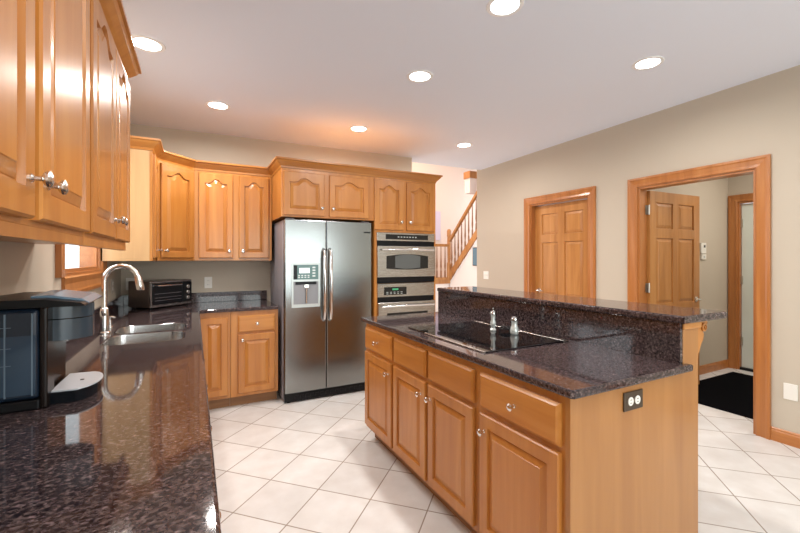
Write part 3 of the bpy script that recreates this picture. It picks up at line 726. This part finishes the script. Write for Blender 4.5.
# ------------------------------------------------------------------ ovens
OX0, OX1 = 1.672, 2.377
ow = OX1 - OX0
mo = empty('built_in_oven', (OX0, 3.738, 1.105), 0, 'upper stainless wall oven with oval-ended window', 'oven')
obj('case', bx(0.02, ow-0.02, 0.03, 0.5, 0.002, 0.53), M['black'], mo)
bm = nb(); box(bm, 0, ow, -0.012, 0.0, 0.445, 0.533, 0.003)
cp = obj('control_panel', bm, M['steel_oven'], mo)
obj('display', bx(0.10, ow-0.09, -0.015, -0.012, 0.462, 0.515, 0.001), M['blackglass'], cp)
bm = nb(); 
for i in range(7): box(bm, 0.24 + 0.035*i, 0.258 + 0.035*i, -0.0158, -0.015, 0.483, 0.494)
obj('display_digits', bm, M['dispenser'], cp)
obj('vent', bx(0.004, ow-0.004, -0.004, 0.03, 0.392, 0.444), M['black'], mo)
dd = obj('oven_door', bx(0, ow, -0.030, 0.0, 0.065, 0.392, 0.005, 2), M['steel_oven'], mo)
def stadium(x0, x1, z0, z1, bulge, n=10):
    p = []
    for i in range(n+1):
        t = i/n; p.append((x0 + (x1-x0)*t, z0 - bulge*math.sin(PI*t)*0.6))
    for i in range(n+1):
        t = 1 - i/n; p.append((x0 + (x1-x0)*t, z1 + bulge*math.sin(PI*t)))
    return p
obj('window', prism(nb(), stadium(0.10, ow-0.10, 0.155, 0.285, 0.022), lambda x, z: (x, -0.0325, z), lambda x, z: (x, -0.030, z)), M['blackglass'], dd)
obj('window_screen', prism(nb(), stadium(0.20, ow-0.20, 0.162, 0.285, 0.018), lambda x, z: (x, -0.0335, z), lambda x, z: (x, -0.0325, z)), mat('screen_grey', (0.10, 0.11, 0.11), 0.25), dd)
bm = tube(nb(), [(0.04, -0.055, 0.352), (ow*0.5, -0.068, 0.357), (ow-0.04, -0.055, 0.352)], 0.011, 12)
for x in (0.06, ow-0.06): tube(bm, [(x, -0.028, 0.352), (x, -0.056, 0.352)], 0.008, 8)
obj('handle', bm, M['chrome'], dd, smooth=True)
obj('lower_vent', bx(0.004, ow-0.004, -0.010, 0.03, 0.003, 0.064), M['black'], mo)
bo = empty('built_in_oven', (OX0+0.006, 3.738, 0.36), 0, 'lower stainless wall oven partly hidden by the island', 'oven')
ow2 = ow - 0.012
obj('case', bx(0.02, ow2-0.02, 0.03, 0.55, 0.002, 0.70), M['black'], bo)
cp = obj('control_panel', bx(0, ow2, -0.012, 0.0, 0.600, 0.742, 0.003), M['steel_oven'], bo)
obj('display', bx(0.075, 0.34, -0.015, -0.012, 0.622, 0.705, 0.001), M['blackglass'], cp)
bm = nb(); box(bm, 0.17, 0.24, -0.0158, -0.015, 0.672, 0.690)
obj('clock_digits', bm, M['greenled'], cp)
bm = nb()
for i in range(5):
    for j in range(2): box(bm, 0.10 + 0.042*i, 0.122 + 0.042*i, -0.0158, -0.015, 0.632 + 0.016*j, 0.638 + 0.016*j)
obj('display_buttons', bm, M['dispenser'], cp)
obj('vent', bx(0.004, ow2-0.004, -0.004, 0.03, 0.548, 0.599), M['black'], bo)
dd = obj('oven_door', bx(0, ow2, -0.032, 0.0, 0.02, 0.546, 0.005, 2), M['steel_oven'], bo)
obj('window', bx(0.10, ow2-0.10, -0.0345, -0.032, 0.18, 0.435, 0.001), M['blackglass'], dd)
bm = tube(nb(), [(0.03, -0.060, 0.505), (ow2*0.5, -0.072, 0.510), (ow2-0.03, -0.060, 0.505)], 0.011, 12)
for x in (0.05, ow2-0.05): tube(bm, [(x, -0.030, 0.505), (x, -0.061, 0.505)], 0.008, 8)
obj('handle', bm, M['chrome'], dd, smooth=True)

# ------------------------------------------------------------------ island (fronts face -X; local x runs along -Y)
IX = 1.155
IY0, IY1 = 0.94, 2.77
def isl(ytop, ybot, doors, drawers, label):
    ds = [(ytop - b, ytop - a, 0.125, 0.672, 0, ytop - k, 0.60) for a, b, k in doors]
    dr = [(ytop - b, ytop - a, 0.695, 0.850, (ytop - k) if k else None, 0.772) for a, b, k in drawers]
    return cabinet('island_cabinet', (IX, ytop), R(-90), ytop - ybot, 0.66, 0, CB, ds, dr, label, toe=0.1, open_top=True)
isl(2.77, 2.296, [(2.31, 2.755, 2.35)], [(2.31, 2.755, 2.53)], 'maple island cabinet at the far end, facing the refrigerator corner')
isl(2.295, 1.436, [(1.885, 2.28, 1.925), (1.46, 1.855, 1.825)], [(1.885, 2.28, None), (1.46, 1.855, None)], 'two-door maple island cabinet with plain drawer fronts under the cooktop')
isl(1.435, 0.961, [(0.975, 1.41, 1.375)], [(0.975, 1.41, 1.19)], 'nearest maple island cabinet with one wide drawer beside the outlet panel')
# bar wall with end panel
bw = empty('bar_wall', (1.91, 1.86, 0), 0, 'maple-clad raised bar wall of the island with plain end panel', 'bar')
def L(x, y): return x - 1.91, y - 1.86
x0, y0 = L(1.853, 0.962); x1, y1 = L(1.972, 2.82)
obj('bar_panel', bx(x0, x1, y0, y1, 0, 1.086), M['panel'], bw)
bm = nb(); xa, ya = L(IX - 0.001, 0.94); xb, yb = L(1.974, 0.961)
box(bm, xa, L(1.853, 0)[0], ya, yb, 0.0, CB); box(bm, L(1.853, 0)[0], xb, ya, yb, 0.0, 1.086)
obj('end_panel', bm, M['panel'], bw)
bm = nb(); box(bm, L(1.845, 0)[0], L(1.985, 0)[0], L(0, 0.930)[1], L(0, 0.9395)[1], 1.058, 1.086, 0.003)
obj('cap_trim', bm, M['wood_h'], bw)
cor = [(0, 0), (0.075, 0), (0.082, -0.012), (0.070, -0.028), (0.050, -0.030), (0.042, -0.045), (0.050, -0.062), (0.044, -0.085), (0.026, -0.105), (0.012, -0.135), (0, -0.145)]
for y in (0.9405, 2.72):
    def f0(a, b, y=y): return (L(1.974, 0)[0] + a, L(0, y)[1], 1.084 + b)
    def f1(a, b, y=y): return (L(1.974, 0)[0] + a, L(0, y + 0.045)[1], 1.084 + b)
    cb_ = obj('corbel', prism(nb(), cor, f0, f1), M['wood'], bw)
    obj('scroll', lathe(nb(), [(0.020, 0), (0.020, 0.006), (0.012, 0.008), (0.012, 0.004), (0.004, 0.004), (0.004, 0.009)], 18, (L(1.974, 0)[0] + 0.045, L(0, y)[1], 1.084 - 0.028), 'y'), M['wood'], cb_)
# counters
isc = slab('countertop', [(1.142, 0.91), (1.872, 0.91), (1.872, 0.938), (1.852, 0.938), (1.852, 2.822), (1.13, 2.822), (1.13, 0.922)], CB+0.001, CT, M['granite'])
tag(isc, 'lower polished granite island countertop carrying the cooktop', 'countertop')
obj('splash', bx(1.832, 1.852, 0.94, 2.82, CT, 1.086, 0.001), M['granite'], isc)
bt = slab('bar_top', [(1.81, 0.91), (2.16, 0.91), (2.178, 0.928), (2.178, 2.80), (1.81, 2.80)], 1.087, 1.12, M['granite'], bev=0.010)
tag(bt, 'raised granite bar top along the back of the island', 'countertop')
# outlet on end panel
def outlet(name, loc, rotz, label, plate, horizontal=False, sock=True, w=0.072, h=0.118, switch=0, grp=None):
    o = empty(name, loc, rotz, label, 'outlet' if sock else ('switch' if switch else 'wall plate'))
    if grp: o['group'] = grp
    W_, H_ = (h, w) if horizontal else (w, h)
    obj('plate', bx(-W_/2, W_/2, -0.006, 0.0, -H_/2, H_/2, 0.002), plate, o)
    if sock:
        for s_ in (-1, 1):
            c0 = (s_*0.021, 0) if horizontal else (0, s_*0.021)
            k = obj('socket', lathe(nb(), [(0.0165, 0.006), (0.0165, 0.0085)], 20, (c0[0], 0, c0[1]), 'y'), M['plate'], o)
            bm = nb()
            for q in (-0.006, 0.006):
                if horizontal: box(bm, c0[0]-0.005, c0[0]+0.005, -0.0092, -0.0085, q-0.001, q+0.001)
                else: box(bm, c0[0]+q-0.001, c0[0]+q+0.001, -0.0092, -0.0085, c0[1]-0.005, c0[1]+0.005)
            obj('slots', bm, M['slot'], k)
    for i in range(switch):
        x = (i - (switch-1)/2) * 0.046
        obj('toggle', bx(x-0.005, x+0.005, -0.016, -0.006, -0.010, 0.012, 0.001), plate, o)
    return o
outlet('electrical_outlet', (1.502, 0.9395, 0.815), 0, 'brown horizontal outlet plate with white sockets on the island end panel', M['bronze'], True)
outlet('electrical_outlet', (0.128, YB-0.0005, 1.115), 0, 'white outlet on the back wall right of the toaster oven', M['plate'])
outlet('electrical_outlet', (-0.545, YB-0.0005, 1.12), 0, 'white outlet in the back corner above the toaster oven', M['plate'])
outlet('electrical_outlet', (XL+0.0005, 4.10, 1.13), R(90), 'dark-slotted beige outlet on the left wall behind the faucet', mat('beige_plate', (0.42, 0.38, 0.32), 0.4), w=0.115)
outlet('light_switch', (XR-0.0005, 4.63, 1.12), R(-90), 'white two-gang light switch at the far end of the right wall', M['plate'], sock=False, switch=2, w=0.116)
outlet('blank_plate', (XR-0.0005, 1.24, 0.39), R(-90), 'blank white wall plate low on the right wall above the baseboard', M['plate'], sock=False, w=0.078, h=0.118)

# cooktop
ck = empty('cooktop', (1.50, 1.855, CT), 0, 'black glass electric cooktop with steel edges set in the island', 'cooktop')
obj('glass_top', bx(-0.275, 0.255, -0.385, 0.385, 0.0005, 0.007, 0.002), M['blackglass'], ck)
obj('steel_edge', bx(-0.288, -0.276, -0.385, 0.16, 0.0005, 0.0085, 0.002), M['steel_oven'], ck)
obj('steel_edge', bx(0.256, 0.290, -0.385, 0.385, 0.0005, 0.0085, 0.002), M['steel_oven'], ck)
burner = mat('burner_ring', (0.035, 0.035, 0.037), 0.12)
for x, y, r in ((-0.13, 0.20, 0.085), (-0.13, -0.19, 0.105), (0.12, 0.20, 0.105), (0.12, -0.19, 0.085)):
    bm = nb(); n = 40
    a = [bm.verts.new((x + r*math.cos(2*PI*i/n), y + r*math.sin(2*PI*i/n), 0.0072)) for i in range(n)]
    b = [bm.verts.new((x + (r-0.004)*math.cos(2*PI*i/n), y + (r-0.004)*math.sin(2*PI*i/n), 0.0072)) for i in range(n)]
    for i in range(n): bm.faces.new((a[i], a[(i+1) % n], b[(i+1) % n], b[i]))
    obj('burner_marking', bm, burner, ck)
# mills and dish
ZT = CT + 0.0075
pm = empty('pepper_mill', (1.625, 1.885, ZT), 0, 'taller clear acrylic pepper mill with pointed knob behind the cooktop', 'pepper mill')
obj('body', lathe(nb(), [(0.018, 0), (0.019, 0.006), (0.012, 0.018), (0.016, 0.034), (0.018, 0.050), (0.012, 0.066), (0.013, 0.085), (0.014, 0.098)], 20), M['grinder'], pm, smooth=True)
obj('cap', lathe(nb(), [(0.019, 0.099), (0.020, 0.104), (0.016, 0.116), (0.005, 0.121), (0.004, 0.127), (0.006, 0.132), (0.001, 0.141)], 20), M['chrome'], pm, smooth=True)
sm_ = empty('salt_shaker', (1.655, 1.735, ZT), 0, 'shorter stout acrylic salt shaker with domed chrome cap', 'salt shaker')
obj('body', lathe(nb(), [(0.021, 0), (0.024, 0.006), (0.025, 0.022), (0.022, 0.036), (0.017, 0.052), (0.016, 0.066), (0.018, 0.078)], 20), M['grinder'], sm_, smooth=True)
obj('cap', lathe(nb(), [(0.020, 0.079), (0.021, 0.086), (0.018, 0.096), (0.008, 0.103), (0.001, 0.104)], 20), M['chrome'], sm_, smooth=True)
sr = empty('trivet', (1.675, 1.815, ZT), 0, 'small black scrolled metal trivet between the two mills', 'trivet')
bm = nb()
for a in (0, 60, 120):
    r_ = 0.042; tube(bm, [(-r_*math.cos(R(a)), -r_*math.sin(R(a)), 0.022), (r_*math.cos(R(a)), r_*math.sin(R(a)), 0.022)], 0.004, 8)
pts = [(0.044*math.cos(R(t)), 0.044*math.sin(R(t)), 0.022) for t in range(0, 361, 15)]; tube(bm, pts, 0.0045, 8)
pts = [(0.024*math.cos(R(t)), 0.024*math.sin(R(t)), 0.022) for t in range(0, 361, 20)]; tube(bm, pts, 0.004, 8)
for a in (30, 150, 270): tube(bm, [(0.044*math.cos(R(a)), 0.044*math.sin(R(a)), 0.022), (0.046*math.cos(R(a)), 0.046*math.sin(R(a)), 0.0)], 0.004, 8)
obj('ring_frame', bm, M['black'], sr)

# ------------------------------------------------------------------ mud room
mt = obj('door_mat', bx(4.20, 5.73, 1.30, 2.36, 0.0005, 0.010, 0.003), M['mat']); tag(mt, 'large black door mat on the tiles beyond the open doorway', 'mat')
th = empty('thermostat', (5.335, 2.4995, 1.48), 0, 'white wall thermostat beside the open door', 'thermostat')
obj('housing', bx(-0.055, 0.055, -0.022, 0, -0.055, 0.07, 0.004), M['plate'], th); obj('display', bx(-0.005, 0.03, -0.0235, -0.022, 0.015, 0.045), M['slot'], th)
t2 = empty('control_panel', (5.345, 2.4995, 1.385), 0, 'small white wall control just below the thermostat', 'wall control')
obj('housing', bx(-0.05, 0.05, -0.02, 0, -0.032, 0.032, 0.004), M['plate'], t2); obj('button', bx(-0.012, 0.012, -0.0235, -0.02, -0.010, 0.010, 0.001), M['dispenser'], t2)

# ------------------------------------------------------------------ foyer: landing, stairs, railing
SXp = 5.17; LY = 7.50; LZ = 0.86
st = empty('staircase', (SXp, LY, 0), 0, 'white and oak staircase rising to the right in the foyer', 'staircase')
obj('landing_wall', bx(-1.4, 0.0, 0.0, 0.05, 0, LZ), M['white'], st)
obj('landing_floor', bx(-1.4, 1.0, 0.0, 1.19, LZ, LZ+0.03), M['oak_stair'], st)
obj('landing_trim', bx(-1.4, 0.06, -0.02, 0.0, LZ-0.06, LZ+0.08), M['oak_stair'], st)
slope = 0.95; run = 2.4
bm = prism(nb(), [(0, 0), (0, LZ-0.02), (-run, LZ - 0.02 + run*slope), (-run, 0)], lambda y, z: (0.02, y, z), lambda y, z: (0.08, y, z))
obj('stair_wall', bm, M['white'], st)
bm = prism(nb(), [(0.02, LZ-0.02), (0.02, LZ+0.16), (-run, LZ+0.16+run*slope), (-run, LZ-0.02+run*slope)], lambda y, z: (-0.01, y, z), lambda y, z: (0.02, y, z))
obj('stringer', bm, M['oak_stair'], st)
bm = nb()
n = 11; 
for i in range(n):
    ya = -i*run/n; box(bm, 0.09, 0.98, ya - run/n, ya, LZ + i*slope*run/n, LZ + (i+1)*slope*run/n + 0.0)
obj('steps', bm, M['oak_stair'], st)
rl = obj('railing_base', bx(-1.3, 0.04, -0.03, 0.03, LZ+0.03, LZ+0.08), M['oak_stair'], st); RZ = LZ
bal = [(0.016, 0), (0.016, 0.12), (0.010, 0.15), (0.017, 0.22), (0.011, 0.40), (0.008, 0.60)]
def baluster(x, y, z0, h):
    k = h/0.60; obj('baluster', lathe(nb(), [(r*1.15, z*k) for r, z in bal], 8, (x, y, LZ+z0)), M['oak_dark'], st, smooth=True)
obj('newel_post', lathe(nb(), [(0.05, 0.0), (0.05, 0.35), (0.035, 0.40), (0.045, 0.8), (0.04, 0.95), (0.05, 1.0), (0.05, 1.1), (0.03, 1.14)], 12, (0, 0.0, LZ+0.04)), M['oak_stair'], st)
obj('handrail', bx(-1.3, -0.03, -0.03, 0.03, LZ+0.78, LZ+0.84), M['oak_stair'], st)
for i in range(11): baluster(-0.11 - i*0.11, 0, 0.08, 0.70)
bm = prism(nb(), [(0, LZ+0.86), (0, LZ+0.93), (-run, LZ+0.93 + run*slope), (-run, LZ+0.86 + run*slope)], lambda y, z: (-0.025, y, z), lambda y, z: (0.035, y, z))
obj('handrail', bm, M['oak_stair'], st)
for i in range(18):
    y = -0.10 - i*0.125; baluster(0.005, y, 0.15 - y*slope, 0.715)
# upper hall edge
uh = tag(empty('trim_1'), 'upper hall floor edge above the stairs', 'trim', kind='structure')
obj('upper_floor_face', bx(5.30, 6.4, 6.9, 7.08, 2.80, 3.12), M['white'], uh); obj('upper_floor_nosing', bx(5.28, 6.4, 6.88, 7.1, 3.12, 3.27), M['oak_stair'], uh)
# picture on the stair wall
pc = empty('framed_picture', (SXp+0.019, 6.53, 1.22), R(-90), 'small dark blue framed picture under the stairs', 'picture')
obj('frame', bx(-0.11, 0.11, -0.020, 0.0, 0, 0.38, 0.003), M['black'], pc); obj('canvas', bx(-0.095, 0.095, -0.022, -0.020, 0.015, 0.365), M['picture'], pc)
# bright curtained window on the far foyer wall
w2 = tag(empty('window_2'), 'tall narrow foyer window with pale curtain', 'window', kind='structure')
obj('curtain', bx(5.35, 5.70, 8.66, 8.695, 1.85, 2.6), mat('pale_lilac_curtain', (0.62, 0.62, 0.82), 0.7), w2)
# low spindle railing on the foyer floor
lr = empty('spindle_railing', (4.44, 6.6, 0), 0, 'low oak spindle railing in the foyer just above the bar top', 'railing')
obj('top_rail', bx(0, 0.46, -0.025, 0.025, 0.70, 0.74), M['oak_stair'], lr)
for i in range(6): obj('baluster', lathe(nb(), [(0.016, 0), (0.012, 0.3), (0.018, 0.5), (0.012, 0.70)], 8, (0.03 + 0.08*i, 0, 0)), M['oak_stair'], lr)
